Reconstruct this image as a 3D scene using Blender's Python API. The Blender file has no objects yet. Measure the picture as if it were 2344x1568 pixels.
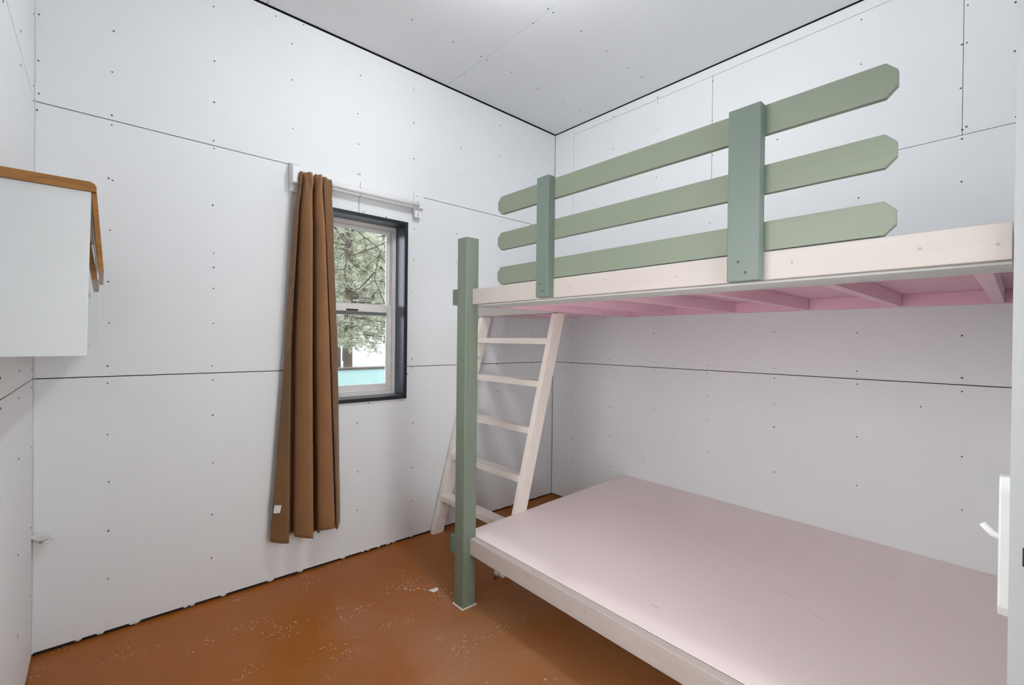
import bpy, bmesh, math, random
from mathutils import Vector, Matrix, noise
random.seed(7)
sc = bpy.context.scene
COL = sc.collection

# ------------------------------------------------------------------ camera
cam_d = bpy.data.cameras.new('camera')
cam = bpy.data.objects.new('camera', cam_d); COL.objects.link(cam)
YAW, PITCH, ROLL = math.radians(41.9542), math.radians(-0.28216), math.radians(0.63029)
fwd = Vector((math.sin(YAW)*math.cos(PITCH), math.cos(YAW)*math.cos(PITCH), math.sin(PITCH)))
rgt0 = Vector((math.cos(YAW), -math.sin(YAW), 0)); up0 = rgt0.cross(fwd)
rgt = rgt0*math.cos(ROLL) + up0*math.sin(ROLL)
upv = up0*math.cos(ROLL) - rgt0*math.sin(ROLL)
M = Matrix((rgt, upv, -fwd)).transposed().to_4x4()
M.translation = Vector((-3.10595, -2.88858, 1.41732))
cam.matrix_world = M
cam_d.sensor_width = 36; cam_d.lens = 1047.848*36/2344
cam_d.clip_start = 0.02; cam_d.clip_end = 400
sc.camera = cam

# ------------------------------------------------------------------ world, lamps, exposure
w = bpy.data.worlds.new('overcast_sky'); sc.world = w; w.use_nodes = True
bg = w.node_tree.nodes['Background']
bg.inputs[0].default_value = (1.0, 0.945, 0.93, 1); bg.inputs[1].default_value = 7.3
LAMP_XYZ = (-1.80, -1.50, 3.17)
ld = bpy.data.lights.new('ceiling_bulb_light', 'POINT'); ld.energy = 29; ld.color = (0.95, 0.975, 1.0)
ld.shadow_soft_size = 0.035
lo = bpy.data.objects.new('ceiling_bulb_light', ld); lo.location = LAMP_XYZ; COL.objects.link(lo)
sc.view_settings.view_transform = 'Standard'; sc.view_settings.look = 'None'
sc.view_settings.exposure = 0.28; sc.view_settings.gamma = 1.0
sc.view_settings.use_curve_mapping = False

# ------------------------------------------------------------------ materials
def lin(r, g, b):
    f = lambda c: (c/12.92 if c <= .04045 else ((c+.055)/1.055)**2.4)
    return tuple(f(v/255) for v in (r, g, b))
class NT:
    def __init__(s, name):
        s.m = bpy.data.materials.new(name); s.m.use_nodes = True
        s.t = s.m.node_tree; s.b = s.t.nodes['Principled BSDF']; s.out = s.t.nodes['Material Output']
        s.co = s.n('ShaderNodeTexCoord').outputs['Object']
    def n(s, typ, **kw):
        nd = s.t.nodes.new(typ)
        for k, v in kw.items(): setattr(nd, k, v)
        return nd
    def l(s, a, b): s.t.links.new(a, b)
    def mapping(s, scale, rot=(0,0,0)):
        mp = s.n('ShaderNodeMapping'); mp.inputs['Scale'].default_value = scale; mp.inputs['Rotation'].default_value = rot
        s.l(s.co, mp.inputs['Vector']); return mp.outputs[0]
    def noise(s, scale, detail=4, vec=None, rough=.55, dist=0):
        nd = s.n('ShaderNodeTexNoise'); nd.inputs['Scale'].default_value = scale
        nd.inputs['Detail'].default_value = detail; nd.inputs['Roughness'].default_value = rough
        nd.inputs['Distortion'].default_value = dist
        s.l(vec if vec is not None else s.co, nd.inputs['Vector']); return nd.outputs['Fac']
    def ramp(s, fac, stops):
        r = s.n('ShaderNodeValToRGB'); e = r.color_ramp.elements
        while len(e) > 1: e.remove(e[-1])
        e[0].position = stops[0][0]; e[0].color = (*stops[0][1], 1) if len(stops[0][1]) == 3 else stops[0][1]
        for p, c in stops[1:]:
            q = e.new(p); q.color = (*c, 1)
        s.l(fac, r.inputs[0]); return r.outputs[0]
    def mix(s, fac, a, b, mode='MIX'):
        m = s.n('ShaderNodeMix', data_type='RGBA', blend_type=mode)
        if isinstance(fac, (int, float)): m.inputs[0].default_value = fac
        else: s.l(fac, m.inputs[0])
        for v, i in ((a, 6), (b, 7)):
            if isinstance(v, tuple): m.inputs[i].default_value = (*v, 1)
            else: s.l(v, m.inputs[i])
        return m.outputs[2]
    def math(s, op, a, b=None):
        m = s.n('ShaderNodeMath', operation=op)
        for v, i in ((a, 0), (b, 1)):
            if v is None: continue
            if isinstance(v, (int, float)): m.inputs[i].default_value = v
            else: s.l(v, m.inputs[i])
        return m.outputs[0]
    def base(s, c):
        if isinstance(c, tuple): s.b.inputs['Base Color'].default_value = (*c, 1)
        else: s.l(c, s.b.inputs['Base Color'])
        return s
    def rough(s, v, spec=.5):
        if isinstance(v, (int, float)): s.b.inputs['Roughness'].default_value = v
        else: s.l(v, s.b.inputs['Roughness'])
        s.b.inputs['Specular IOR Level'].default_value = spec
        return s
    def bump(s, h, strength=.2, dist=.002):
        b = s.n('ShaderNodeBump'); b.inputs['Strength'].default_value = strength; b.inputs['Distance'].default_value = dist
        s.l(h, b.inputs['Height']); s.l(b.outputs[0], s.b.inputs['Normal']); return s

def sc3(c, k): return tuple(min(1, v*k) for v in c)
def mul(c, k): return tuple(v*k for v in c)

def paint_flat(name, c, var=.04, scuff=0.0, rough=.55, spec=.35):
    t = NT(name)
    n1 = t.noise(1.6, 3)
    col = t.ramp(n1, [(.3, mul(c, 1-var)), (.7, c)])
    if scuff:
        sm = t.noise(3.0, 5, t.mapping((.35, .35, 3.0)))
        m = t.ramp(sm, [(.70, (0,0,0)), (.78, (scuff,)*3)])
        col = t.mix(m, col, mul(c, .72))
    t.base(col).rough(rough, spec).bump(t.noise(260, 2), .12, .0008)
    return t.m
def paint_wood(name, c, axis, var=.06, grain=.25, knots=True, rough=.42, spec=.45):
    """painted softwood: grain runs along axis (0,1,2); brush relief, faint knots"""
    t = NT(name)
    s = [38, 38, 38]; s[axis] = 1.6
    g = t.noise(1.0, 5, t.mapping(tuple(s)), .6, .6)
    big = t.noise(2.2, 2)
    col = t.ramp(big, [(.3, mul(c, 1-var)), (.7, c)])
    col = t.mix(t.ramp(g, [(.35, (.16,)*3), (.55, (0,)*3)]), col, mul(c, .78))
    if knots:
        v = t.n('ShaderNodeTexVoronoi'); v.inputs['Scale'].default_value = 1.0
        s2 = [6, 6, 6]; s2[axis] = 2.6
        t.l(t.mapping(tuple(s2)), v.inputs['Vector'])
        k = t.ramp(v.outputs['Distance'], [(.035, (.35,)*3), (.07, (0,)*3)])
        col = t.mix(k, col, mul(c, .6))
    t.base(col).rough(rough, spec).bump(g, grain, .0015)
    return t.m
def plain(name, c, rough=.5, spec=.5, metal=0):
    t = NT(name); n = t.noise(12, 3)
    t.base(t.ramp(n, [(.3, mul(c, .92)), (.7, c)])).rough(rough, spec)
    t.b.inputs['Metallic'].default_value = metal
    return t.m

WALLC = (.775, .795, .815)
M_WALL = paint_flat('white_wall_paint', WALLC, .025, .10)
M_CEIL = paint_flat('white_ceiling_paint', (.785, .80, .815), .02)
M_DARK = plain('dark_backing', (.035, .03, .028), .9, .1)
M_SCREW = plain('dark_screw_head', (.05, .05, .052), .5)
M_DENT = plain('filled_dent', (.36, .31, .27), .6)
M_CAULK = plain('white_caulk', (.72, .72, .70), .6)
M_GREEN_Y = paint_wood('green_paint_grain_lengthways', (.178, .207, .157), 1)
M_GREEN_Z = paint_wood('green_paint_grain_upright', (.122, .160, .137), 2)
M_GREEN_P = paint_wood('green_paint_corner_post', (.162, .198, .152), 2)  # same green paint as the guard posts, tone split for the light
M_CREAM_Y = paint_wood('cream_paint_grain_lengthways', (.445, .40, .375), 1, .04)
M_CREAM_LOW = paint_wood('cream_paint_lower_rail_lit', (.49, .435, .41), 1, .05)  # second tone of the same cream paint, for the lower rail's lighting
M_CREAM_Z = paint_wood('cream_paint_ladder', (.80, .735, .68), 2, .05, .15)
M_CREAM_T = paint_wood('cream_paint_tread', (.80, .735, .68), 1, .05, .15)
M_PINK_X = paint_wood('pink_paint_joist', (.90, .60, .70), 0, .05, .2)
M_PINK_P = paint_flat('pink_paint_plywood', (.86, .53, .66), .05)
M_GREY_B = paint_wood('grey_white_board_paint', (.62, .64, .62), 1, .05, .1, False)
def deck_mat():
    c = (.87, .765, .75)
    t = NT('mauve_deck_paint')
    col = t.ramp(t.noise(1.3, 3), [(.3, mul(c, .95)), (.7, c)])
    sp = t.ramp(t.noise(95, 2), [(.73, (0,)*3), (.76, (.5,)*3)])
    clus = t.ramp(t.noise(3.5, 3), [(.5, (0,)*3), (.62, (1,)*3)])
    col = t.mix(t.mix(1.0, sp, clus, 'MULTIPLY'), col, (.8, .76, .74))
    scr = t.noise(1.0, 3, t.mapping((30, 3.0, 1), (0, 0, .25)))
    col = t.mix(t.ramp(scr, [(.73, (0,)*3), (.76, (.35,)*3)]), col, (.34, .28, .27))
    t.base(col).rough(t.ramp(t.noise(4, 3), [(.3, (.34,)*3), (.7, (.46,)*3)]), .4).bump(t.noise(1, 4, t.mapping((60, 3, 1))), .08, .001)
    return t.m
M_DECK = deck_mat()
def floor_mat():
    c = lin(158, 92, 34)
    t = NT('brown_floor_paint')
    col = t.ramp(t.noise(.9, 4), [(.3, mul(c, .86)), (.7, mul(c, 1.08))])
    # greyish sheen painted into the colour, with dusty traffic wear, mid-room
    dv = t.n('ShaderNodeVectorMath', operation='DISTANCE'); t.l(t.co, dv.inputs[0]); dv.inputs[1].default_value = (-1.95, -1.75, 0)
    wz = t.math('ADD', t.math('MULTIPLY', dv.outputs['Value'], -.42), t.noise(2.2, 5))
    col = t.mix(t.ramp(wz, [(.0, (0,)*3), (.45, (.42,)*3)]), col, (.42, .29, .20))
    # worn paint chips: small pale flakes, in clusters
    v = t.n('ShaderNodeTexVoronoi'); v.inputs['Scale'].default_value = 60; t.l(t.mapping((1, 1, .05)), v.inputs['Vector'])
    fl = t.math('LESS_THAN', v.outputs['Distance'], .20)
    rnd = t.n('ShaderNodeSeparateColor'); t.l(v.outputs['Color'], rnd.inputs[0])
    some = t.math('GREATER_THAN', rnd.outputs[0], .22)
    clus = t.ramp(t.noise(3.2, 3, t.mapping((1, 1.7, 1), (0, 0, .6))), [(.53, (0,)*3), (.62, (1,)*3)])
    f = t.mix(1.0, t.mix(1.0, fl, some, 'MULTIPLY'), clus, 'MULTIPLY')
    col = t.mix(f, col, (.70, .62, .55))
    v2 = t.n('ShaderNodeTexVoronoi'); v2.inputs['Scale'].default_value = 9; t.l(t.mapping((1, 1, .05)), v2.inputs['Vector'])
    col = t.mix(t.math('LESS_THAN', v2.outputs['Distance'], .035), col, (.03, .02, .015))
    t.base(col).rough(t.ramp(t.noise(2.4, 4), [(.3, (.30,)*3), (.7, (.46,)*3)]), .3).bump(t.noise(14, 5), .12, .003)
    return t.m
M_FLOOR = floor_mat()
def fabric_mat(name, c):
    t = NT(name)
    wv = t.noise(1.0, 2, t.mapping((900, 900, 140)))
    col = t.ramp(t.noise(5, 3), [(.3, mul(c, .88)), (.7, c)])
    col = t.mix(t.ramp(wv, [(.4, (.25,)*3), (.6, (0,)*3)]), col, mul(c, .7))
    t.base(col).rough(.72, .25)
    t.b.inputs['Sheen Weight'].default_value = .25; t.b.inputs['Sheen Roughness'].default_value = .4
    t.bump(t.noise(1, 3, t.mapping((26, 26, 60))), .25, .002)
    return t.m
M_CURT = fabric_mat('brown_curtain_fabric', (.295, .148, .066))
M_HEM = fabric_mat('brown_hem_fabric', (.225, .115, .048))
def stained():
    t = NT('golden_stained_wood')
    g = t.noise(1.0, 5, t.mapping((8, 60, 60)), .6, .8)
    t.base(t.ramp(g, [(.3, (.20, .085, .018)), (.6, (.36, .165, .04))])).rough(.32, .5)
    return t.m
M_STAIN = stained()
M_BOX = paint_flat('white_cabinet_paint', (.72, .745, .76), .02, 0, .4)
M_TRIM = paint_flat('white_trim_paint', (.80, .80, .81), .02, 0, .4)
M_BLACK = plain('black_metal_edge', (.008, .008, .012), .35)
M_LINER = plain('dark_blue_metal_liner', (.10, .12, .17), .28, .6, .55)
M_VINYL = plain('beige_white_vinyl', (.80, .775, .755), .4)
M_DOOR = paint_flat('white_door_paint', (.56, .58, .595), .03, .12)
M_PLAST = plain('white_handle_plastic', (.82, .83, .84), .3)
M_BLATCH = plain('black_latch_metal', (.02, .02, .022), .4)
def glass_mat(name, tint):
    t = NT(name); t.t.nodes.remove(t.b)
    tr = t.n('ShaderNodeBsdfTransparent'); tr.inputs[0].default_value = (*tint, 1)
    gl = t.n('ShaderNodeBsdfGlossy'); gl.inputs['Roughness'].default_value = .02
    fr = t.n('ShaderNodeFresnel'); fr.inputs[0].default_value = 1.45
    mx = t.n('ShaderNodeMixShader'); t.l(fr.outputs[0], mx.inputs[0]); t.l(tr.outputs[0], mx.inputs[1]); t.l(gl.outputs[0], mx.inputs[2])
    t.l(mx.outputs[0], t.out.inputs[0]); return t.m
M_GLASS = glass_mat('clear_glass', (.96, .985, .98))
M_GLASS_T = glass_mat('dimming_glass', (.645, .655, .655))  # tint added to dim the outside view under the strong sky
def emit(name, c, s):
    t = NT(name); t.b.inputs['Emission Color'].default_value = (*c, 1); t.b.inputs['Emission Strength'].default_value = s
    t.base((.8, .8, .8)); return t.m
M_BULB = emit('glowing_bulb', (1, .97, .92), 6)
M_SNOW = plain('snow', (.34, .385, .41), .7, .2)
def turq():
    t = NT('turquoise_wall_paint')
    c = (.30, .52, .53)
    col = t.ramp(t.noise(1.5, 4, t.mapping((6, 1, .6))), [(.35, (.36, .53, .54)), (.7, c)])
    v = t.n('ShaderNodeTexVoronoi'); v.inputs['Scale'].default_value = 6; t.l(t.mapping((1, .02, 1)), v.inputs['Vector'])
    col = t.mix(t.math('LESS_THAN', v.outputs['Distance'], .06), col, (.12, .18, .18))
    t.base(col).rough(.6, .3); return t.m
M_TURQ = turq()
def needle(name, a, b):
    t = NT(name); t.base(t.ramp(t.noise(2.2, 4), [(.35, a), (.65, b)])).rough(.6, .3); return t.m
M_NEED = needle('pale_green_needles', (.26, .30, .215), (.56, .60, .50))
M_NEED2 = needle('grey_green_needles', (.34, .40, .34), (.66, .72, .66))
M_NEED3 = needle('brown_green_needles', (.10, .08, .045), (.19, .17, .10))
M_BARK = needle('grey_brown_bark', (.06, .05, .045), (.13, .10, .085))
M_TWIG = needle('dark_twig_bark', (.05, .055, .045), (.10, .095, .075))

# ------------------------------------------------------------------ mesh helpers
def link(name, me, mat=None, parent=None, loc=(0,0,0)):
    o = bpy.data.objects.new(name, me); COL.objects.link(o)
    if mat is not None and me is not None: me.materials.append(mat)
    if parent is not None: o.parent = parent
    o.location = loc
    return o
def obj(name, bm, mat, parent=None, smooth=False, bevel=0.0):
    if bevel:
        bmesh.ops.bevel(bm, geom=[e for e in bm.edges], offset=bevel, segments=2, profile=.6, affect='EDGES', clamp_overlap=True)
    bmesh.ops.recalc_face_normals(bm, faces=bm.faces)
    me = bpy.data.meshes.new(name); bm.to_mesh(me); bm.free()
    if smooth:
        for p in me.polygons: p.use_smooth = True
    return link(name, me, mat, parent)
def empty(name, loc=(0,0,0)):
    return link(name, None, None, None, loc)
def child_at(o, root):       # keep world coordinates of meshes modelled in world space
    o.parent = root; o.matrix_parent_inverse = Matrix.Translation(-Vector(root.location)); return o
def tag(o, label, cat, group=None):
    o['label'] = label; o['category'] = cat
    if group: o['group'] = group
    return o
def struct(o): o['kind'] = 'structure'; return o
def box(bm, lo, hi):
    vs = [bm.verts.new((x, y, z)) for x in (lo[0], hi[0]) for y in (lo[1], hi[1]) for z in (lo[2], hi[2])]
    for f in ((0,1,3,2),(4,6,7,5),(0,4,5,1),(2,3,7,6),(0,2,6,4),(1,5,7,3)):
        bm.faces.new([vs[i] for i in f])
    return bm
def bx(lo, hi): return box(bmesh.new(), lo, hi)
def prism(pts, ax, a, b, bm=None):
    """polygon pts in the two other axes, extruded along axis ax from a to b"""
    bm = bm or bmesh.new()
    def v(p, t):
        c = list(p); c.insert(ax, t); return bm.verts.new(c)
    A = [v(p, a) for p in pts]; B = [v(p, b) for p in pts]
    bm.faces.new(A); bm.faces.new(B[::-1]); n = len(pts)
    for i in range(n): bm.faces.new((A[i], A[(i+1) % n], B[(i+1) % n], B[i]))
    return bm
def hexa(bm, q):             # eight corners: bottom four then top four
    vs = [bm.verts.new(p) for p in q]
    for f in ((0,1,2,3),(7,6,5,4),(0,4,5,1),(1,5,6,2),(2,6,7,3),(3,7,4,0)): bm.faces.new([vs[i] for i in f])
    return bm
def tube(bm, pts, radii, seg=8, cap=True):
    pts = [Vector(p) for p in pts]; rings = []
    for i, p in enumerate(pts):
        d = (pts[min(i+1, len(pts)-1)] - pts[max(i-1, 0)]).normalized()
        a = d.cross(Vector((0, 0, 1)))
        if a.length < .01: a = d.cross(Vector((1, 0, 0)))
        a.normalize(); b = d.cross(a)
        r = radii[i] if isinstance(radii, (list, tuple)) else radii
        rings.append([bm.verts.new(p + a*math.cos(2*math.pi*k/seg)*r + b*math.sin(2*math.pi*k/seg)*r) for k in range(seg)])
    for i in range(len(rings)-1):
        for k in range(seg):
            bm.faces.new((rings[i][k], rings[i][(k+1) % seg], rings[i+1][(k+1) % seg], rings[i+1][k]))
    if cap: bm.faces.new(rings[0][::-1]); bm.faces.new(rings[-1])
    return bm
def disc(bm, c, ax, sgn, r, h=.0012, seg=7):
    """a shallow screw head lying on a surface whose normal is +-axis ax"""
    top = []; bot = []
    for k in range(seg):
        a = 2*math.pi*k/seg; q = [r*math.cos(a), r*math.sin(a)]
        p = q[:]; p.insert(ax, sgn*h); top.append(bm.verts.new(Vector(c)+Vector(p)))
        p = [v*1.15 for v in q]; p.insert(ax, -sgn*.001); bot.append(bm.verts.new(Vector(c)+Vector(p)))
    bm.faces.new(top)
    for k in range(seg): bm.faces.new((bot[k], bot[(k+1) % seg], top[(k+1) % seg], top[k]))
def blob(bm, c, r, sq=(1,1,1), amp=.3, sub=2, seed=0):
    res = bmesh.ops.create_icosphere(bm, subdivisions=sub, radius=1)
    for v in res['verts']:
        n = noise.noise(v.co*1.7 + Vector((seed*3.1, seed, 1.7)))
        v.co = Vector(c) + Vector((v.co.x*sq[0], v.co.y*sq[1], v.co.z*sq[2]))*r*(1+amp*n*2)

# measured positions (metres)
BACK_SCREWS = [ (-3.067,2.860), (-3.071,2.665), (-3.071,2.461), (-3.071,2.415), (-3.081,2.161), (-3.067,2.154), (-3.075,1.917), (-3.080,1.673), (-3.076,1.477), (-3.081,1.274), (-3.080,1.193), (-3.079,0.949), (-3.073,0.724), (-3.074,0.491), (-3.074,0.263), (-2.668,3.173), (-2.662,2.886), (-2.662,2.668), (-2.663,2.463), (-2.661,2.422), (-2.665,2.119), (-2.659,1.864), (-2.658,1.789), (-2.658,1.677), (-2.658,1.490), (-2.661,1.262), (-2.658,1.187), (-2.657,0.999), (-2.655,0.742), (-2.658,0.465), (-2.658,0.233), (-2.277,3.148), (-2.276,2.936), (-2.268,2.653), (-2.363,3.268), (-2.212,3.289), (-1.859,3.126), (-1.874,2.874), (-1.866,2.679), (-1.867,2.486), (-1.856,2.483), (-1.469,3.180), (-1.467,2.947), (-1.464,2.695), (-1.062,3.162), (-1.058,2.883), (-1.076,2.668), (-0.671,3.184), (-0.667,2.931), (-1.124,3.303), (-0.271,3.167), (-0.267,2.887), (-1.968,2.220), (-1.830,2.244), (-1.669,2.243), (-1.451,2.200), (-1.456,1.976), (-1.471,1.755), (-1.508,1.360), (-1.462,1.276), (-1.461,1.214), (-1.499,1.172), (-1.781,0.992), (-1.534,0.990), (-1.858,0.867), (-1.852,0.547), (-1.855,0.296), (-1.450,0.821), (-1.453,0.504), (-1.454,0.265), (-1.086,2.226), (-1.084,2.010), (-0.670,1.477), (-0.667,1.268), (-0.671,1.217), (-0.673,0.994), (-0.670,0.809), (-0.667,0.567), (-0.272,1.477), (-0.263,1.280), (-0.262,1.218), (-3.313,2.820), (-3.314,2.618), (-3.312,2.475), (-3.318,2.401), (-3.325,0.818), (-3.329,0.340) ]
RIGHT_SCREWS = [ (-0.226,1.545), (-0.227,1.446), (-0.230,1.277), (-0.231,1.219), (-0.235,0.958), (-0.237,0.776), (-0.241,0.547), (-0.244,0.344), (-0.635,1.439), (-0.637,1.271), (-0.638,1.202), (-0.641,1.047), (-0.643,0.881), (-0.646,0.639), (-0.650,0.394), (-1.034,1.480), (-1.037,1.266), (-1.038,1.207), (-1.040,1.061), (-1.042,0.918), (-1.046,0.639), (-1.442,1.462), (-1.445,1.258), (-1.446,1.205), (-1.448,1.044), (-1.450,0.884), (-1.453,0.664), (-1.864,1.485), (-1.867,1.261), (-1.868,1.199), (-1.870,1.038), (-1.871,0.898), (-1.875,0.620), (-2.281,1.480), (-2.284,1.267), (-2.285,1.196), (-2.288,0.906), (-2.291,0.637), (-2.696,1.464), (-2.698,1.259), (-2.699,1.193), (-2.702,0.877), (-2.705,0.620), (-0.770,0.977), (-0.956,0.505), (-2.550,1.102), (-0.980,3.307), (-1.342,3.300), (-1.041,3.254), (-1.041,3.213), (-1.044,3.008), (-0.638,3.254), (-0.642,2.989), (-0.638,2.640), (-0.245,3.306), (-0.198,3.307), (-1.458,3.206), (-1.458,2.937), (-1.464,2.699), (-1.867,2.676), (-2.280,2.224), (-1.038,2.656), (-1.450,2.236), (0.015,3.102), (-0.699,3.303), (-2.281,3.203), (-2.282,2.958), (-2.686,2.211), (-2.678,2.667), (-2.680,2.878), (-2.697,2.879), (-2.698,3.059), (-2.686,2.463), (-2.700,2.473), (-2.685,2.419), (-2.854,2.766), (-2.862,2.464), (-2.854,2.989) ]
CEIL_SCREWS = [ (-1.742,-0.456), (-1.447,-0.453), (-1.224,-0.456), (-1.172,-0.452), (-1.217,-1.063), (-1.173,-1.063), (-1.194,-0.921), (-0.932,-1.072), (-0.658,-1.058), (-0.406,-1.048), (-0.235,-1.052), (-0.958,-0.460), (-0.677,-0.438), (-0.395,-0.441), (-0.187,-0.439), (-2.133,-0.009), (-1.913,-0.009), (-1.606,-0.002), (-1.424,-0.016), (-1.265,-0.004), (-0.676,-0.009), (-0.464,-0.010), (-0.228,-0.013) ]
CURT = [(-2.276, -2.314, -2.382, 2.5), (-2.266, -2.305, -2.306, 7.0), (-2.272, -2.313, -2.316, 1.0), (-2.238, -2.254, -2.254, 0.3), (-2.243, -2.262, -2.262, 5.0), (-2.2, -2.196, -2.182, 9.5), (-2.212, -2.21, -2.2, 0.8), (-2.164, -2.146, -2.122, 0.2), (-2.17, -2.156, -2.134, 6.5), (-2.133, -2.096, -2.055, 9.0), (-2.145, -2.108, -2.068, 0.8), (-2.104, -2.062, -2.018, 0.3), (-2.11, -2.068, -2.026, 6.5), (-2.05, -2.012, -1.986, 2.5)]
TUFTS = [ (-1.332,2.252), (-1.021,2.262), (-1.131,2.311), (-1.292,2.063), (-0.992,2.154), (-1.226,1.887), (-1.127,1.927), (-0.960,2.480), (-0.973,2.327), (-1.346,2.448), (-1.268,2.279), (-1.115,2.114), (-1.095,2.155), (-1.277,1.858), (-1.072,1.854) ]
TWIGS = [
  [ (-1.433,2.458), (-1.377,2.369), (-1.323,2.321), (-1.288,2.302) ],
  [ (-1.218,2.501), (-1.269,2.405), (-1.323,2.315), (-1.357,2.248), (-1.406,2.199) ],
  [ (-1.332,2.270), (-1.287,2.233), (-1.223,2.251), (-1.130,2.305), (-1.043,2.343), (-0.917,2.430) ],
  [ (-1.186,2.538), (-1.118,2.448), (-1.050,2.355), (-1.021,2.288), (-1.027,2.189), (-1.026,2.033), (-1.014,1.904), (-0.981,1.763) ],
  [ (-1.280,2.215), (-1.209,2.155), (-1.122,2.114) ],
  [ (-1.125,2.459), (-1.121,2.345), (-1.157,2.276), (-1.102,2.161) ],
  [ (-1.021,2.262), (-1.095,2.155) ],
  [ (-1.007,2.237), (-0.950,2.172), (-0.894,2.219) ],
  [ (-0.950,2.166), (-0.900,2.105) ],
  [ (-1.026,2.098), (-1.087,2.008), (-1.167,1.924), (-1.226,1.894), (-1.277,1.852) ],
  [ (-1.025,2.014), (-1.133,1.927) ],
  [ (-1.312,2.229), (-1.305,2.162), (-1.298,2.069), (-1.291,1.982) ],
  [ (-1.024,1.910), (-1.072,1.854) ],
  [ (-0.995,2.383), (-0.973,2.314), (-0.894,2.245) ],
]

# ------------------------------------------------------------------ the room
L, H = 3.3246, 3.3104
PT = .0125          # sheet thickness; sheet faces lie on x=0, y=0, x=-L, z=H
S1, S2 = 1.2246, 2.4377
G = .0022
WX0, WX1, WZ0, WZ1 = -2.155, -1.516, 1.010, 2.226      # window opening
YF = -2.882         # inner face of the front wall

floor = struct(obj('floor', bx((-L-.1, -3.05, -.12), (.1, .145, 0)), M_FLOOR))

# back wall: dark backing slab with a hole, painted sheets in front of it
bm = bmesh.new()
Y0, Y1 = PT, .145
box(bm, (-L-.1, Y0, 0), (WX0, Y1, H+.1)); box(bm, (WX1, Y0, 0), (.1, Y1, H+.1))
box(bm, (WX0, Y0, 0), (WX1, Y1, WZ0)); box(bm, (WX0, Y0, WZ1), (WX1, Y1, H+.1))
wall_back = struct(obj('wall_back', bm, M_DARK))
x0, x1 = -L+.0012, -.0015
def sheet(pts, ax, a, b, parent, mat=M_WALL):
    return obj('drywall_panel', prism(pts, ax, a, b), mat, parent, bevel=.0012)
sheet([(x0, .018), (x1, .012), (x1, S1-G), (WX1, S1-G), (WX1, WZ0), (WX0, WZ0), (WX0, S1-G), (x0, S1-G)], 1, 0, PT, wall_back)
sheet([(x0, S1+G), (WX0, S1+G), (WX0, WZ1), (-1.8615, WZ1), (-1.8615, S2-G), (x0, S2-G)], 1, 0, PT, wall_back)
sheet([(x1, S1+G), (x1, S2-G), (-1.8585, S2-G), (-1.8585, WZ1), (WX1, WZ1), (WX1, S1+G)], 1, 0, PT, wall_back)
sheet([(x0, S2+G), (x1, S2+G), (x1, H-.009), (x0, H-.009)], 1, 0, PT, wall_back)
bm = bmesh.new()
for x, z in BACK_SCREWS:
    if z < H-.02 and x > -L+.004: disc(bm, (x, 0, z), 1, -1, random.uniform(.0030, .0044))
o = obj('screw_heads', bm, M_SCREW, wall_back); o['kind'] = 'stuff'
bm = bmesh.new()
for i, x in enumerate([-3.174, -3.10, -2.985, -2.97, -2.77, -2.742, -2.60, -2.366, -2.2, -1.945, -1.814, -1.774, -1.70, -1.627, -1.587, -1.45, -.62, -.5, -.36, -.2]):
    blob(bm, (x, .003, .013), random.uniform(.007, .013), (1.5, .6, .8), .4, 1, i)
o = obj('caulk_lumps', bm, M_CAULK, wall_back, True); o['kind'] = 'stuff'

bm = bmesh.new()
for k, (x, sx) in enumerate(((-L, 1), )):
    n = 60
    vs = []
    for i in range(n+1):
        z = .015+(H-.03)*i/n; wv = .004+.0022*noise.noise(Vector((z*9, k, 0)))
        vs.append([bm.verts.new(p) for p in ((x, .002, z), (x+sx*wv, -.0004, z), (x+sx*.0006, -wv*.9, z))])
    for i in range(n):
        for q in range(3): bm.faces.new((vs[i][q], vs[i][(q+1) % 3], vs[i+1][(q+1) % 3], vs[i+1][q]))
obj('corner_caulk', bm, M_WALL, wall_back, True)
# right wall
wall_right = struct(obj('wall_right', bx((PT, -3.05, 0), (.1, PT, H+.1)), M_DARK))
ya, yb = -.003, -2.95
def rsheet(y0, y1, z0, z1): sheet([(y0, z0), (y1, z0), (y1, z1), (y0, z1)], 0, 0, PT, wall_right)
rsheet(yb, ya, .012, S1-G); rsheet(yb, ya, S1+G, S2-.0015)
g = .0014
rsheet(-.223, ya, S2+g, H-.007)
rsheet(yb, -.226, 3.242, H-.007)
rsheet(-1.4565, -.226, S2+g, 3.2395); rsheet(-2.6842, -1.459, S2+g, 3.2395); rsheet(yb, -2.6862, S2+g, 3.2395)
bm = bmesh.new()
for y, z in RIGHT_SCREWS:
    if y < -.01 and z < H-.015: disc(bm, (0, y, z), 0, -1, random.uniform(.0030, .0044))
o = obj('screw_heads', bm, M_SCREW, wall_right); o['kind'] = 'stuff'

# left wall, with an unseen window added beside the camera for fill light
LY0, LY1, LZ0, LZ1 = -2.66, -1.40, .82, 2.36
bm = bmesh.new()
for lo, hi in (((-3.05, 0), (LY0, H+.1)), ((LY1, 0), (PT, H+.1)), ((LY0, 0), (LY1, LZ0)), ((LY0, LZ1), (LY1, H+.1))):
    box(bm, (-L-.1, lo[0], lo[1]), (-L-PT, hi[0], hi[1]))
wall_left = struct(obj('wall_left', bm, M_DARK))
def lsheet(y0, y1, z0, z1): sheet([(y0, z0), (y1, z0), (y1, z1), (y0, z1)], 0, -L-PT, -L, wall_left)
lsheet(LY1, ya, .012, S1-G); lsheet(LY1, ya, S1+G, S2-G); lsheet(yb, ya, S2+G, H-.008)
lsheet(yb, LY0, .012, S1-G); lsheet(yb, LY0, S1+G, S2-G); lsheet(LY0, LY1, .012, LZ0); lsheet(LY0, LY1, LZ1, S2-G)
fill_win = struct(empty('fill_window', (-L-.05, (LY0+LY1)/2, LZ0)))
bm = bmesh.new()
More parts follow.
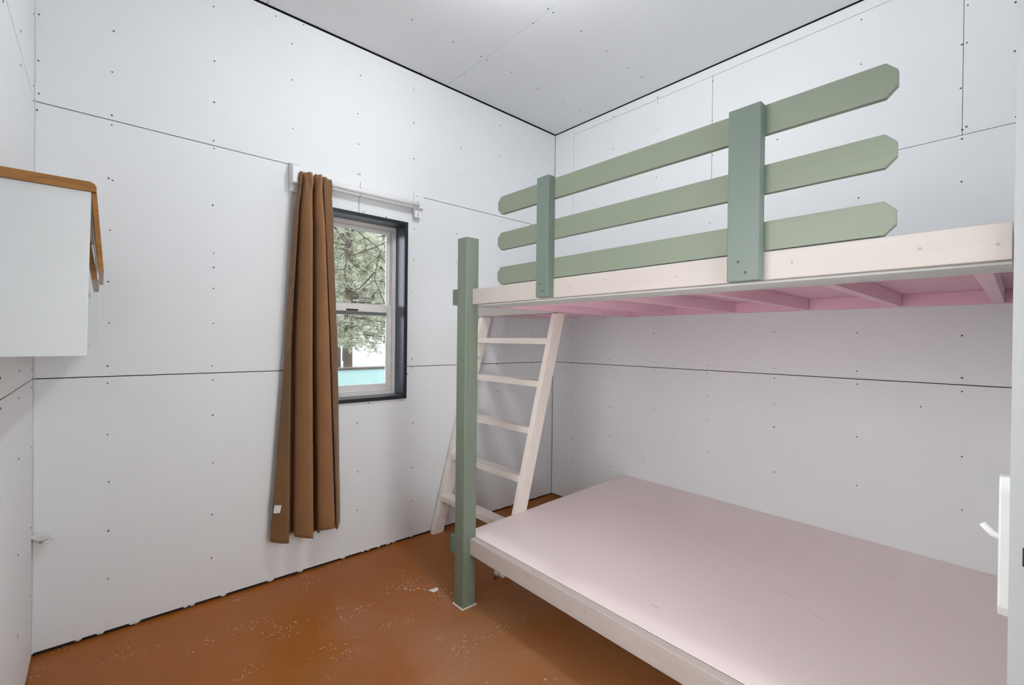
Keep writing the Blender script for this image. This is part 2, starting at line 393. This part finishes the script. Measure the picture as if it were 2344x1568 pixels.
for lo, hi in (((LY0, LZ0), (LY0+.04, LZ1)), ((LY1-.04, LZ0), (LY1, LZ1)), ((LY0+.04, LZ0), (LY1-.04, LZ0+.04)), ((LY0+.04, LZ1-.04), (LY1-.04, LZ1))):
    box(bm, (-L-.095, lo[0]+.0005, lo[1]+.0005), (-L-.03, hi[0]-.0005, hi[1]-.0005))
child_at(obj('frame', bm, M_VINYL), fill_win)
child_at(obj('pane', bx((-L-.07, LY0+.041, LZ0+.041), (-L-.066, LY1-.041, LZ1-.041)), M_GLASS), fill_win)
bm = bmesh.new()
for y in (-.06, -.47, -.88):
    for z in (.3, .62, .95, 1.18, 1.27, 2.39, 2.49, 2.8, 3.1): disc(bm, (-L, y+random.uniform(-.008, .008), z+random.uniform(-.03, .03)), 0, 1, .0042)
o = obj('screw_heads', bm, M_SCREW, wall_left); o['kind'] = 'stuff'

# ceiling
ceiling = struct(obj('ceiling', bx((-L-.1, -3.05, H+PT), (.1, .145, H+.12)), M_DARK))
def csheet(xa, xb): sheet([(xa, yb), (xb, yb), (xb, -.007), (xa, -.007)], 2, H, H+PT, ceiling, M_CEIL)
csheet(-L+.006, -2.4145); csheet(-2.4115, -1.1955); csheet(-1.1930, -.006)
bm = bmesh.new()
for x, y in CEIL_SCREWS: disc(bm, (x, y, H), 2, -1, .0042)
o = obj('screw_heads', bm, M_SCREW, ceiling); o['kind'] = 'stuff'

# front wall, beside the camera: unseen glazing is added to the door leaf for fill light; the photographer
# stands in the doorway next to it, in a short closed passage added to block the sky
bm = bmesh.new()
DX0, DX1, DZ = -3.30, -1.56, 2.10
box(bm, (DX1, -3.05, 0), (.1, YF-.012, H)); box(bm, (-L-.1, -3.05, DZ), (DX1, YF-.012, H)); box(bm, (-L-.1, -3.05, 0), (DX0, YF-.012, DZ))
box(bm, (-L-.1, -4.3, -.1), (DX0, -3.05, DZ+.1)); box(bm, (-2.36, -4.3, -.1), (-2.30, -3.05, DZ+.1))
box(bm, (DX0, -4.4, -.1), (-2.30, -4.3, DZ+.1)); box(bm, (DX0, -4.3, DZ), (-2.36, -3.05, DZ+.1))
wall_front = struct(obj('wall_front', bm, M_WALL))
struct(obj('floor', bx((-L-.1, -4.4, -.12), (-2.30, -3.0505, 0)), M_FLOOR))
def frame_(x0, x1, z0, z1, w, ya, yb, wt, wb):
    bm = bmesh.new()
    box(bm, (x0, ya, z0), (x0+w, yb, z1)); box(bm, (x1-w, ya, z0), (x1, yb, z1))
    box(bm, (x0+w, ya, z0), (x1-w, yb, z0+wb)); box(bm, (x0+w, ya, z1-wt), (x1-w, yb, z1)); return bm
door = struct(obj('door_1', frame_(-2.350, DX1-.004, .01, 2.085, .10, -2.922, YF, .10, .22), M_DOOR))
obj('pane', bx((-2.2498, -2.905, .2302), (DX1-.1042, -2.899, 1.9848)), M_GLASS, door)  # unseen glass added so daylight enters as fill
bm = prism([(-2.349, 1.122), (-2.349, 1.255), (-2.341, 1.268), (-2.325, 1.268), (-2.318, 1.255), (-2.318, 1.122), (-2.325, 1.110), (-2.341, 1.110)], 1, YF-.001, YF+.0085)
hp = obj('handle_plate', bm, M_PLAST, door, bevel=.002)
bm = bmesh.new(); tube(bm, [(-2.335, YF+.006, 1.197), (-2.336, YF+.014, 1.200), (-2.338, YF+.0215, 1.2095)], [.0045, .0042, .0036], 10)
obj('lever', bm, M_PLAST, hp, True)
bm = bx((-2.352, -2.905, 1.175), (-2.3495, -2.892, 1.195)); obj('latch_bolt', bm, M_BLATCH, door)

# ------------------------------------------------------------------ window
win = struct(empty('window_1', (-1.835, 0, WZ0)))
def wpart(name, bm, m, parent=None, bevel=.001):
    o = obj(name, bm, m, None, bevel=bevel)
    if parent is None: child_at(o, win)
    else:
        o.parent = parent; o.matrix_parent_inverse = Matrix.Identity(4)
    return o
def frame(x0, x1, z0, z1, w, ya, yb, wt=None, wb=None):
    wt = wt or w; wb = wb or w
    bm = bmesh.new()
    box(bm, (x0, ya, z0), (x0+w, yb, z1)); box(bm, (x1-w, ya, z0), (x1, yb, z1))
    box(bm, (x0+w, ya, z0), (x1-w, yb, z0+wb)); box(bm, (x0+w, ya, z1-wt), (x1-w, yb, z1))
    return bm
# black edge proud of the sheets, then the sheet-metal liner that runs back to the sash frame
wpart('edge_trim', frame(WX0-.008, WX1+.008, WZ0-.008, WZ1+.008, .024, -.012, .004), M_BLACK)
wpart('liner', frame(WX0+.0005, WX1-.0005, WZ0+.0005, WZ1-.0005, .0145, .0045, .1440), M_LINER)
FX0, FX1, FZ0, FZ1 = WX0+.016, WX1-.016, WZ0+.016, WZ1-.016
wpart('frame', frame(FX0, FX1, FZ0, FZ1, .024, .118, .196, .024, .026), M_VINYL)
MZ = 1.585
up = wpart('upper_sash', frame(FX0+.025, FX1-.025, MZ-.005, FZ1-.025, .022, .162, .188, .020, .030), M_TRIM)
wpart('pane', bx((FX0+.046, .173, MZ+.024), (FX1-.046, .177, FZ1-.044)), M_GLASS_T, up, 0)
lw = wpart('lower_sash', frame(FX0+.025, FX1-.025, FZ0+.027, MZ+.070, .034, .130, .158, .052, .048), M_VINYL)
wpart('pane', bx((FX0+.058, .142, FZ0+.074), (FX1-.058, .146, MZ+.019)), M_GLASS_T, lw, 0)
cxl = (FX0+FX1)/2
wpart('sash_lock', bx((cxl-.05, .122, MZ+.020), (cxl+.03, .131, MZ+.032)), M_BLATCH, lw, .001)
wpart('sash_keeper', bx((cxl-.055, .1585, MZ+.064), (cxl+.035, .163, MZ+.074)), M_BLATCH, lw, .001)

# ------------------------------------------------------------------ curtain rod
rod = tag(empty('curtain_rod', (-1.86, 0, 2.34)), 'white painted wooden curtain rod on two brackets above the window', 'curtain rod')
def rp(name, bm, m=M_TRIM, bevel=.0015, smooth=False): return child_at(obj(name, bm, m, None, smooth, bevel), rod)
bm = bmesh.new(); tube(bm, [(-2.26, -.064, 2.356), (-1.456, -.064, 2.356)], .0165, 20); rp('rod', bm, smooth=True, bevel=0)
rp('backing_board', bx((-2.240, -.018, 2.338), (-1.8612, -.0005, 2.4345))); rp('backing_board', bx((-1.8588, -.018, 2.338), (-1.392, -.0005, 2.4345)))
bl = rp('bracket', prism([(-.0005, 2.275), (-.032, 2.275), (-.034, 2.312), (-.078, 2.318), (-.078, 2.412), (-.034, 2.438), (-.0005, 2.448)], 0, -2.287, -2.241))
br = rp('bracket', prism([(-.0185, 2.272), (-.040, 2.272), (-.045, 2.318), (-.072, 2.334), (-.052, 2.345), (-.048, 2.372), (-.034, 2.380), (-.032, 2.447), (-.0185, 2.447)], 0, -1.474, -1.424))
bm = bmesh.new()
for z, y in ((2.425, -.0325), (2.385, -.036), (2.30, -.043), (2.285, -.0415)): disc(bm, (-1.449, y, z), 1, -1, .004)
o = rp('screw_heads', bm, M_SCREW, 0); o['kind'] = 'stuff'

# ------------------------------------------------------------------ curtain
cur = tag(empty('curtain', (-2.18, -.07, 2.37)), 'brown pleated fabric curtain gathered to the left of the window', 'curtain')
ZT, ZM, ZB = 2.335, 1.375, .315
def cpt(k, z):
    """control column k at height z -> (x, depth)"""
    t, m, b, d = CURT[k]
    if z >= ZM:
        f = (z-ZM)/(2.197-ZM); x = m + (t-m)*f
    else:
        f = (z-ZM)/(ZB-ZM); x = m + (b-m)*f
    if z > 2.15: x += (-2.165-x)*.10*min(1, (z-2.15)/.15)
    return x, d
def cat(p0, p1, p2, p3, t):
    return .5*((2*p1)+(-p0+p2)*t+(2*p0-5*p1+4*p2-p3)*t*t+(-p0+3*p1-3*p2+p3)*t**3)
NK = len(CURT); SUB = 7; NV = 120
def curtain_rows(k0, k1, zt=2.376, hem=None):
    rows = []
    for j in range(NV+1):
        v = j/NV
        row = []
        for s in range((k1-k0)*SUB+1):
            u = k0 + s/SUB
            i = min(int(u), NK-2); t = u-i
            zb = .262 - .016*math.sin(u*1.25) - (.012 if 4 <= u <= 8 else 0)
            z = zt + (zb-zt)*v
            P = [cpt(min(max(q, 0), NK-1), z) for q in (i-1, i, i+1, i+2)]
            tt = t*t*(3-2*t)*.45 + t*.55
            x = cat(P[0][0], P[1][0], P[2][0], P[3][0], tt); d = cat(P[0][1], P[1][1], P[2][1], P[3][1], tt)
            top = max(0, min(1, (z-2.05)/.25))
            amp = 1-.45*top
            y = -(.020 + .0135*d*amp + .038*top)
            # header above the rod: small gathered ruffle; a pinch where the stitching is
            if z > 2.30:
                h = (z-2.30)/.076
                y += .006*math.sin(u*9.1)*h
                x += .003*math.sin(u*7.7+1)*h
                y -= .004*math.sin(h*math.pi)
            if z > 2.24:          # gathers under and over the stitching
                gq = math.exp(-((z-2.322)/.035)**2)
                y += .0075*gq*math.sin(u*7.1+.6)*(1 if y < -.088 else .4); x += .004*gq*math.sin(u*11.3)
            # wrinkles
            y += .0035*noise.noise(Vector((x*14, z*5.2, 3))) + .0016*noise.noise(Vector((x*55, z*22, 1)))
            if i == 0 or i >= 12: y += .0032*noise.noise(Vector((u*1.4, z*24, 7)))
            z2 = z + .004*noise.noise(Vector((u*1.3, 0, 9)))*(1 if v > .97 else 0) + (.007*noise.noise(Vector((u*1.9, 4, 2))) if v < .02 else 0)
            row.append((x, y, z2))
        rows.append(row)
    return rows
def sheet_from(rows, name, mat, thick=.0022):
    bm = bmesh.new(); V = [[bm.verts.new(p) for p in r] for r in rows]
    for j in range(len(V)-1):
        for i in range(len(V[0])-1): bm.faces.new((V[j][i], V[j+1][i], V[j+1][i+1], V[j][i+1]))
    o = child_at(obj(name, bm, mat, None, True), cur)
    md = o.modifiers.new('thickness', 'SOLIDIFY'); md.thickness = thick; md.offset = -1
    return o
sheet_from(curtain_rows(1, 12), 'drape', M_CURT)
sheet_from(curtain_rows(0, 1), 'side_hem', M_HEM, .004)
sheet_from(curtain_rows(12, 13), 'side_hem', M_HEM, .004)
# back of the rod pocket, behind the rod
rows = []
for z in (2.376, 2.36, 2.33, 2.305, 2.28):
    rows.append([(-2.237+.15*i/24, -.041-.004*math.sin(i*1.3) - (.03 if z > 2.374 else 0), z) for i in range(25)])
sheet_from(rows, 'rod_pocket', M_CURT)
def lab_mat():
    t = NT('white_label_print'); wv = t.n('ShaderNodeTexWave', bands_direction='Z'); wv.inputs['Scale'].default_value = 55
    t.l(t.co, wv.inputs['Vector']); n = t.noise(220, 1)
    f = t.mix(1.0, t.ramp(wv.outputs['Fac'], [(.55, (0,)*3), (.65, (1,)*3)]), t.ramp(n, [(.4, (0,)*3), (.5, (.7,)*3)]), 'MULTIPLY')
    t.base(t.mix(f, (.78, .77, .74), (.25, .24, .23))).rough(.6); return t.m
bm = bmesh.new()
q = [(-2.374, .474), (-2.336, .466), (-2.346, .424), (-2.379, .431)]
prism(q, 1, -.0925, -.0915, bm)
o = child_at(obj('care_label', bm, lab_mat(), None), cur); o['label'] = 'small white sewn-in care label with grey print'

# ------------------------------------------------------------------ bunk bed
bunk = tag(empty('bunk_bed', (-.9, -1.9, 0)), 'built-in wooden bunk with green post and guard rail and cream deck fronts', 'bunk bed')
def bp(name, bm, m, bevel=.0025, parent=None, smooth=False):
    o = obj(name, bm, m, None, smooth, bevel)
    if parent is None: child_at(o, bunk)
    else: o.parent = parent
    return o
XR = -1.645          # outer face of the deck fronts
YE = -2.874          # end of the bunk at the front wall
post = bp('corner_post', bx((-1.686, -.945, 0), (-1.604, -.866, 1.9575)), M_GREEN_P, .004)
bp('base_caulk', prism([(-1.694, -.953), (-1.598, -.953), (-1.598, -.860), (-1.694, -.860)], 2, 0, .004), M_CAULK, .001)
# upper deck
RB, RT = 1.604, 1.6865
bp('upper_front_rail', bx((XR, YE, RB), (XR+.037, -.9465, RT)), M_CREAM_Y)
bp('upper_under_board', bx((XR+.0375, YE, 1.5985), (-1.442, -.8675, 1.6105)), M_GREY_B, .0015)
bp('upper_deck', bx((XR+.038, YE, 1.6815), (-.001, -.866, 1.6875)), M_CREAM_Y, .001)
bp('underside_panel', bx((XR+.038, YE, 1.6755), (-.001, -.866, 1.6812)), M_PINK_P, .001)
for y0 in (-1.224, -1.644, -2.061, -2.475, -2.836):
    bp('joist', bx((-1.606, y0, 1.612), (-.0405, y0+.038, 1.6750)), M_PINK_X, .002)
bp('ledger', bx((-.040, YE, 1.612), (-.0005, -.866, 1.6750)), M_PINK_P, .0015)
bp('end_joist', prism([(-1.6035, -.8655), (-1.6035, -.828), (-.001, -.7705), (-.001, -.8655)], 2, 1.608, 1.6872), M_PINK_X, .002)
e1 = bp('end_board', bx((-1.689, -.8655, 1.6035), (-1.640, -.828, 1.6870)), M_GREEN_Z, .002)
# landing between the upper deck and the back wall, reached by the ladder
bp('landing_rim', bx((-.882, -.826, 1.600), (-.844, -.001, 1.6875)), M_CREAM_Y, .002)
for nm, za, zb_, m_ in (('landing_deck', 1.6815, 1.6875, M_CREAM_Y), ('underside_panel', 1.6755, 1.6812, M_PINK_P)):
    bp(nm, prism([(-.8435, -.797), (-.001, -.770), (-.001, -.001), (-.8435, -.001)], 2, za, zb_), m_, .001)
for y0 in (-.59, -.30, -.040): bp('joist', bx((-.8435, y0, 1.612), (-.001, y0+.036, 1.6750)), M_PINK_X, .002)
# guard rail
rail_x = (XR, XR+.020)
for zb, zt in ((2.036, 2.1225), (1.860, 1.9450), (1.6905, 1.7765)):
    c = .024; y0, y1 = -2.678, -1.149
    pts = [(y0, zb+c), (y0+c, zb), (y1-c, zb), (y1, zb+c), (y1, zt-c), (y1-c, zt), (y0+c, zt), (y0, zt-c)]
    bp('guard_slat', prism(pts, 0, *rail_x), M_GREEN_Y, .002)
for y0, y1, zb, zt in ((-1.530, -1.458, 1.606, 2.130), (-2.376, -2.284, 1.6015, 2.121)):
    gp = bp('guard_post', bx((-1.684, y0, zb), (XR-.0005, y1, zt)), M_GREEN_Z, .003)
    bm = bmesh.new()
    for dz in (.025, .058): disc(bm, (-1.684, (y0+y1)/2 + (.012 if dz > .04 else -.008), zb+dz), 0, -1, .0042)
    bp('screw_heads', bm, M_SCREW, 0, gp)['kind'] = 'stuff'
# lower deck (the front rail drops a little towards the front wall)
def ysl(y, z0, z1): return z0 + (z1-z0)*(y+.95)/(-2.874+.95)
bm = bmesh.new()
zb0, zb1, zt0, zt1 = .279, .256, .3645, .3465
hexa(bm, [(XR, -.9465, zb0), (XR+.037, -.9465, zb0), (XR+.037, YE, zb1), (XR, YE, zb1), (XR, -.9465, zt0), (XR+.037, -.9465, zt0), (XR+.037, YE, zt1), (XR, YE, zt1)])
bp('lower_front_rail', bm, M_CREAM_LOW)
bm = bmesh.new(); xd = XR+.0425
hexa(bm, [(xd, -.862, .349), (-.0015, -.793, .345), (-.0015, YE, .333), (xd, YE, .333), (xd, -.862, .364), (-.0015, -.793, .3585), (-.0015, YE, .3475), (xd, YE, .3465)])
bp('lower_deck', bm, M_DECK, .0015)
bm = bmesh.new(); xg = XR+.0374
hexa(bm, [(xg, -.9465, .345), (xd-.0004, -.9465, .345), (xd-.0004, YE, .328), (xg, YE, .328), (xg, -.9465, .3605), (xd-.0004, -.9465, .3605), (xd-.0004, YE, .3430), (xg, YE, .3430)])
bp('gap_shade_strip', bm, M_DARK, 0)  # dark strip standing in for the shade between rail and deck
bp('end_board', prism([(-1.6035, -.8635), (-1.6035, -.828), (-.02, -.762), (-.02, -.796)], 2, .266, .3445), M_CREAM_Y, .002)
bp('end_board', bx((-1.691, -.8655, .270), (-1.6400, -.828, .3645)), M_GREEN_Z, .002)
for y0 in (-1.35, -1.85, -2.35): bp('joist', bx((-1.6075, y0, .262), (-.041, y0+.038, .332)), M_CREAM_Y, .002)
bp('ledger', bx((-.040, YE, .262), (-.0005, -.81, .332)), M_CREAM_Y, .002)
bm = bmesh.new()
for y, z in ((-1.02, 1.655), (-1.62, 1.645), (-1.80, 1.656), (-2.10, 1.64), (-2.45, 1.648), (-2.724, 1.648), (-2.852, 1.640)): disc(bm, (XR, y, z), 0, -1, .0036)
for y, z in ((-1.01, .325), (-1.20, .318), (-1.26, .322), (-1.62, .32), (-1.72, .322), (-2.05, .315)): disc(bm, (XR, y, z), 0, -1, .0036)
bp('screw_heads', bm, M_DENT, 0)['kind'] = 'stuff'

# ------------------------------------------------------------------ ladder
lad = tag(empty('ladder', (-1.27, -.43, 0)), 'cream painted wooden ladder leaning on the landing between bunk and back wall', 'ladder')
def lp(name, bm, m, bevel=.0025): return child_at(obj(name, bm, m, None, False, bevel), lad)
SL = .272
def stile(y0, y1, xf, zt):
    w = .088
    return prism([(xf, 0), (xf+w, 0), (xf+w+SL*zt, zt), (xf+SL*zt, zt)], 1, y0, y1)
lp('stile', stile(-.056, -.014, -1.308, 1.598), M_CREAM_Z); lp('stile', stile(-.8455, -.806, -1.318, 1.598), M_CREAM_Z)
for z in (.279, .573, .866, 1.157, 1.433):
    xf = -1.313 + SL*(z-.02) - .010
    lp('tread', bx((xf, -.8125, z-.040), (xf+.085, -.0565, z)), M_CREAM_T, .003)
for i, z in enumerate((.239, .533, .826, 1.117, 1.393)):       # cleats under the tread ends on the far stile
    xc = -1.308 + SL*(z-.05)
    lp('cleat', prism([(xc+.004, z-.115), (xc+.064, z-.10), (xc+.092, z-.001), (xc+.016, z-.001)], 1, -.0745, -.0570), M_CREAM_Z, .001)

# ------------------------------------------------------------------ wall cabinet on the left wall
cab = tag(empty('wall_cabinet', (-3.21, -.55, 1.36)), 'white wall-hung box with golden wooden lid and tilted flaps on left wall', 'cabinet')
def cp(name, bm, m, bevel=.0015, parent=None):
    o = obj(name, bm, m, None, False, bevel)
    if parent is None: child_at(o, cab)
    else: o.parent = parent
    return o
CY = -1.1; XC = -3.1275; XL = -L+.001
cp('side_panel', prism([(XL, 1.3585), (XC-.008, 1.3585), (XC, 1.829), (XL, 1.829)], 1, CY, CY+.016), M_BOX)
cp('side_panel', prism([(XL, 1.345), (-3.160, 1.352), (-3.135, 1.375), (-3.1165, 1.398), (-3.110, 1.400), (-3.110, 1.829), (XL, 1.829)], 1, -.085, -.069), M_BOX)
cp('back_panel', bx((XL, CY+.0165, 1.3585), (XL+.010, -.0855, 1.829)), M_BOX)
cp('bottom_panel', bx((XL+.0105, CY+.0165, 1.3585), (XC-.010, -.0855, 1.3725)), M_BOX)
cp('shelf', bx((XL+.0105, CY+.0165, 1.59), (XC-.012, -.0855, 1.604)), M_BOX)
lid = prism([(XL, 1.8295), (-3.1163, 1.8295), (-3.1163, 1.846), (-3.121, 1.853), (-3.130, 1.8575), (XL, 1.8575)], 1, CY-.006, -.066)
cp('lid', lid, M_STAIN, .002)
# two flaps hung from their top edges, both swung a little outwards
def flap(xt, zt, xb, zb, th, y0, y1):
    n = Vector((zt-zb, xb-xt)).normalized()*th
    return prism([(xt, zt), (xb, zb), (xb-n.x, zb+n.y*0), (xt-n.x, zt)], 1, y0, y1)
cp('flap', flap(-3.1155, 1.8270, -3.0995, 1.606, .0125, CY+.001, -.60), M_STAIN, .001)
cp('flap', flap(-3.1285, 1.690, -3.1125, 1.579, .0125, CY+.022, -.60), M_STAIN, .001)
cp('flap_edge_strip', flap(-3.1245, 1.76, -3.1105, 1.582, .0030, CY+.019, -.60), M_TRIM, 0)

# ------------------------------------------------------------------ small things
bm = bmesh.new()
for i in range(7):
    blob(bm, (-L+.010+.007*i, -.024-.004*(i % 3), .535-.004*i+random.uniform(-.010, .010)), .0155-.0009*i, (1.6, 1.0, .5), .6, 2, i+20)
tag(obj('foam_lump', bm, M_CAULK, None, True), 'torn white foam lump sticking out of the left corner', 'foam')
bm = bmesh.new(); blob(bm, (-1.697, -.692, .004), .020, (1.2, .8, .22), .4, 2, 3)
for i in range(9): blob(bm, (-1.72-.012*i+random.uniform(-.01, .01), -.665+.013*i+random.uniform(-.012, .012), .002), random.uniform(.003, .006), (1, 1, .4), .3, 1, i)
tag(obj('plaster_crumbs', bm, M_CAULK), 'white plaster crumbs spilled on brown floor left of the green post', 'crumbs')
bm = bx((-1.325, -.80, 0), (-1.285, -.765, .020))
tag(obj('wood_scrap', bm, M_TRIM, bevel=.002), 'tiny white wood scrap on the floor under the lower deck', 'scrap')
bm = bmesh.new(); blob(bm, (-1.352, -.812, .004), .011, (1.2, .8, .4), .3, 2, 5)
tag(obj('pebble', bm, M_SCREW), 'small black pebble on the floor under the lower deck', 'pebble')

# ------------------------------------------------------------------ ceiling lamp (above the frame)
lamp = tag(empty('ceiling_lamp', (LAMP_XYZ[0], LAMP_XYZ[1], H)), 'bare bulb ceiling lamp on white base above the room', 'lamp')
bm = bmesh.new(); tube(bm, [(LAMP_XYZ[0], LAMP_XYZ[1], H-.001), (LAMP_XYZ[0], LAMP_XYZ[1], H-.030)], .055, 20); child_at(obj('base', bm, M_TRIM, None, False), lamp)
bm = bmesh.new(); tube(bm, [(LAMP_XYZ[0], LAMP_XYZ[1], H-.030), (LAMP_XYZ[0], LAMP_XYZ[1], H-.055), (LAMP_XYZ[0], LAMP_XYZ[1], H-.075)], [.016, .018, .026], 16); child_at(obj('bulb', bm, M_BULB, None, True), lamp)

# ------------------------------------------------------------------ outside
bm = bmesh.new(); NX = 40
gv = [[bm.verts.new((-30+70*i/NX, .25+75*(j/NX)**1.6, -.35+.25*noise.noise(Vector((i*.35, j*.3, 0))) + max(0, (j/NX)**1.6*75-22)*.035)) for i in range(NX+1)] for j in range(NX+1)]
for j in range(NX):
    for i in range(NX): bm.faces.new((gv[j][i], gv[j][i+1], gv[j+1][i+1], gv[j+1][i]))
struct(obj('ground', bm, M_SNOW, None, True))
bm = prism([(-.45, 0), (-.45, 1.01), (-.39, 1.025), (-.33, 1.01), (-.33, 0)][0:0] or [(2.95, -.4), (2.95, 1.010), (3.10, 1.010), (3.10, -.4)], 0, -6, 7)
gw = obj('garden_wall', bm, M_TURQ, bevel=.01); tag(gw, 'low pale turquoise wall standing outside the window', 'wall')
obj('coping', bx((-6, 2.93, 1.0105), (7, 3.12, 1.033)), M_BARK, gw, bevel=.003)

def needle_clump(V, F, c, axis, n, ln, wd):
    """n thin blades fanned about axis"""
    for _ in range(n):
        d = (axis + Vector((random.gauss(0, .55), random.gauss(0, .55), random.gauss(0, .55)))).normalized()*ln*random.uniform(.7, 1.15)
        s = d.cross(Vector((random.gauss(0, 1), random.gauss(0, 1), random.gauss(0, 1)))).normalized()*wd
        b = len(V); V += [c-s, c+s, c+d]; F.append((b, b+1, b+2))
def pine(x, y, z0, h, r, crown0, label, mat, n=260, ln=.17, wd=.010):
    root = tag(empty('pine_tree', (x, y, z0)), label, 'tree')
    bm = bmesh.new(); tube(bm, [(0, 0, 0), (.02, 0, h*.45), (0, .02, h*.97)], [h*.0145, h*.011, .012], 9)
    me = bpy.data.meshes.new('trunk')
    bmesh.ops.recalc_face_normals(bm, faces=bm.faces); bm.to_mesh(me); bm.free(); link('trunk', me, M_BARK, root)
    bm = bmesh.new(); V = []; F = []
    nb = n
    for i in range(nb):
        t = (i+random.random())/nb
        zz = crown0 + (h-crown0)*t
        rad = r*(1-t)**.75*random.uniform(.55, 1.1)
        a = random.uniform(0, 2*math.pi); dirv = Vector((math.cos(a), math.sin(a), random.uniform(-.22, .12)))
        p0 = Vector((0, 0, zz)); p1 = p0+dirv*rad*.6; p2 = p0+dirv*rad+Vector((0, 0, -.09*rad+random.uniform(-.05, .08)))
        if i % 3 == 0: tube(bm, [p0, p1, p2], [.018, .011, .004], 4, False)
        m = max(5, int(rad*14))
        for k in range(m):
            s = .25+.8*random.random()
            p = p0+(p2-p0)*s + Vector((random.gauss(0, .13), random.gauss(0, .13), random.gauss(0, .08)))*rad*.7
            ax = (dirv+Vector((random.gauss(0, .4), random.gauss(0, .4), .35))).normalized()
            needle_clump(V, F, p, ax, 11, ln, wd)
    me = bpy.data.meshes.new('branches'); bm.to_mesh(me); bm.free(); o = link('branches', me, M_BARK, root); o['kind'] = 'stuff'
    me = bpy.data.meshes.new('needles'); me.from_pydata(V, [], F); me.update(); o = link('needles', me, mat, root); o['kind'] = 'stuff'
    return root
pine(1.75, 9.0, -.4, 8.6, 2.2, 1.75, 'nearest tall pale green pine behind the turquoise wall', M_NEED, 320)
pine(6.6, 9.4, -.3, 8.2, 2.2, 1.9, 'grey-green pine standing right of the nearest pine', M_NEED2, 220)
pine(-3.2, 9.8, -.4, 9.0, 2.2, 1.7, 'pale green pine standing left of the nearest pine', M_NEED, 200)
pine(3.9, 15.4, -.2, 12.5, 3.0, 2.0, 'tall grey-green pine far behind the nearest pine', M_NEED2, 380, .24, .016)
pine(10.8, 15.6, -.2, 12.0, 3.0, 2.0, 'pine standing farthest to the right in the far row', M_NEED, 200, .24, .016)
pine(-3.4, 16.2, -.2, 12.0, 3.0, 2.0, 'pine standing farthest to the left in the far row', M_NEED2, 180, .24, .016)
pine(7.6, 23.5, .1, 16.5, 4.2, 2.6, 'tallest pine, at the very back of the far row', M_NEED2, 320, .3, .022)
# bare brush at the foot of the trees
def brush(x, y, label):
    bm = bmesh.new()
    for i in range(34):
        a = random.uniform(0, 6.28); l = random.uniform(.5, 1.15)
        p0 = Vector((random.gauss(0, .12), random.gauss(0, .12), 0)); p2 = p0+Vector((math.cos(a)*l*.7, math.sin(a)*l*.7, l*random.uniform(.4, 1)))
        p1 = (p0+p2)/2+Vector((0, 0, .12))
        tube(bm, [p0, p1, p2], [.012, .009, .004], 4, False)
    o = obj('brush_pile', bm, M_BARK); o.location = (x, y, -.38); tag(o, label, 'bush')
brush(2.35, 7.2, 'dark bare brush behind the turquoise wall, left of the two'); brush(3.0, 8.2, 'dark bare brush behind the turquoise wall, right of the two')

# pine bough hanging close outside the upper pane
bough = tag(empty('pine_tree', (-3.4, 1.9, -.4)), 'pine close outside whose bare twigs hang before the upper pane', 'tree')
bm = bmesh.new(); tube(bm, [(-3.4, 1.9, -.42), (-3.38, 1.9, 2), (-3.3, 1.88, 3.6), (-3.25, 1.9, 5.4)], [.15, .12, .09, .04], 10)
child_at(obj('trunk', bm, M_BARK, None, True), bough)
bm = bmesh.new()
def dy(x, z): return 1.5 + .10*math.sin(x*9)+.06*math.sin(z*13)
for tw in TWIGS:
    pts = [(x, dy(x, z), z) for x, z in tw]
    n = len(pts); r0 = .0075 if n >= 5 else .005
    tube(bm, pts, [r0*(1-.45*i/(n-1)) for i in range(n)], 6)
tube(bm, [(-3.31, 1.88, 3.5), (-2.6, 1.75, 3.2), (-1.75, 1.6, 2.9), (-1.186, dy(-1.186, 2.538), 2.538)], [.03, .022, .016, .0078], 7)
tube(bm, [(-3.29, 1.88, 3.9), (-1.6, 1.75, 3.55), (-.9, 1.6, 3.0), (-1.218, dy(-1.218, 2.501), 2.501)], [.03, .018, .013, .0072], 7)
tube(bm, [(-2.6, 1.75, 3.2), (-2.0, 1.65, 2.92), (-1.6, 1.6, 2.66), (-1.433, dy(-1.433, 2.458), 2.458)], [.014, .012, .009, .007], 7)
child_at(obj('twigs', bm, M_TWIG, None, True), bough)['kind'] = 'stuff'
V = []; F = []
for x, z in TUFTS:
    c = Vector((x, dy(x, z), z))
    for _ in range(75):
        d = Vector((random.gauss(0, .55), random.gauss(0, .5), -.75+random.gauss(0, .45))).normalized()*random.uniform(.06, .135)
        s = d.cross(Vector((random.gauss(0, 1), random.gauss(0, 1), 0))).normalized()*.0011
        b = len(V); V += [c-s, c+s, c+d]; F.append((b, b+1, b+2))
me = bpy.data.meshes.new('needles'); me.from_pydata(V, [], F); me.update()
child_at(link('needles', me, M_NEED3), bough)['kind'] = 'stuff'
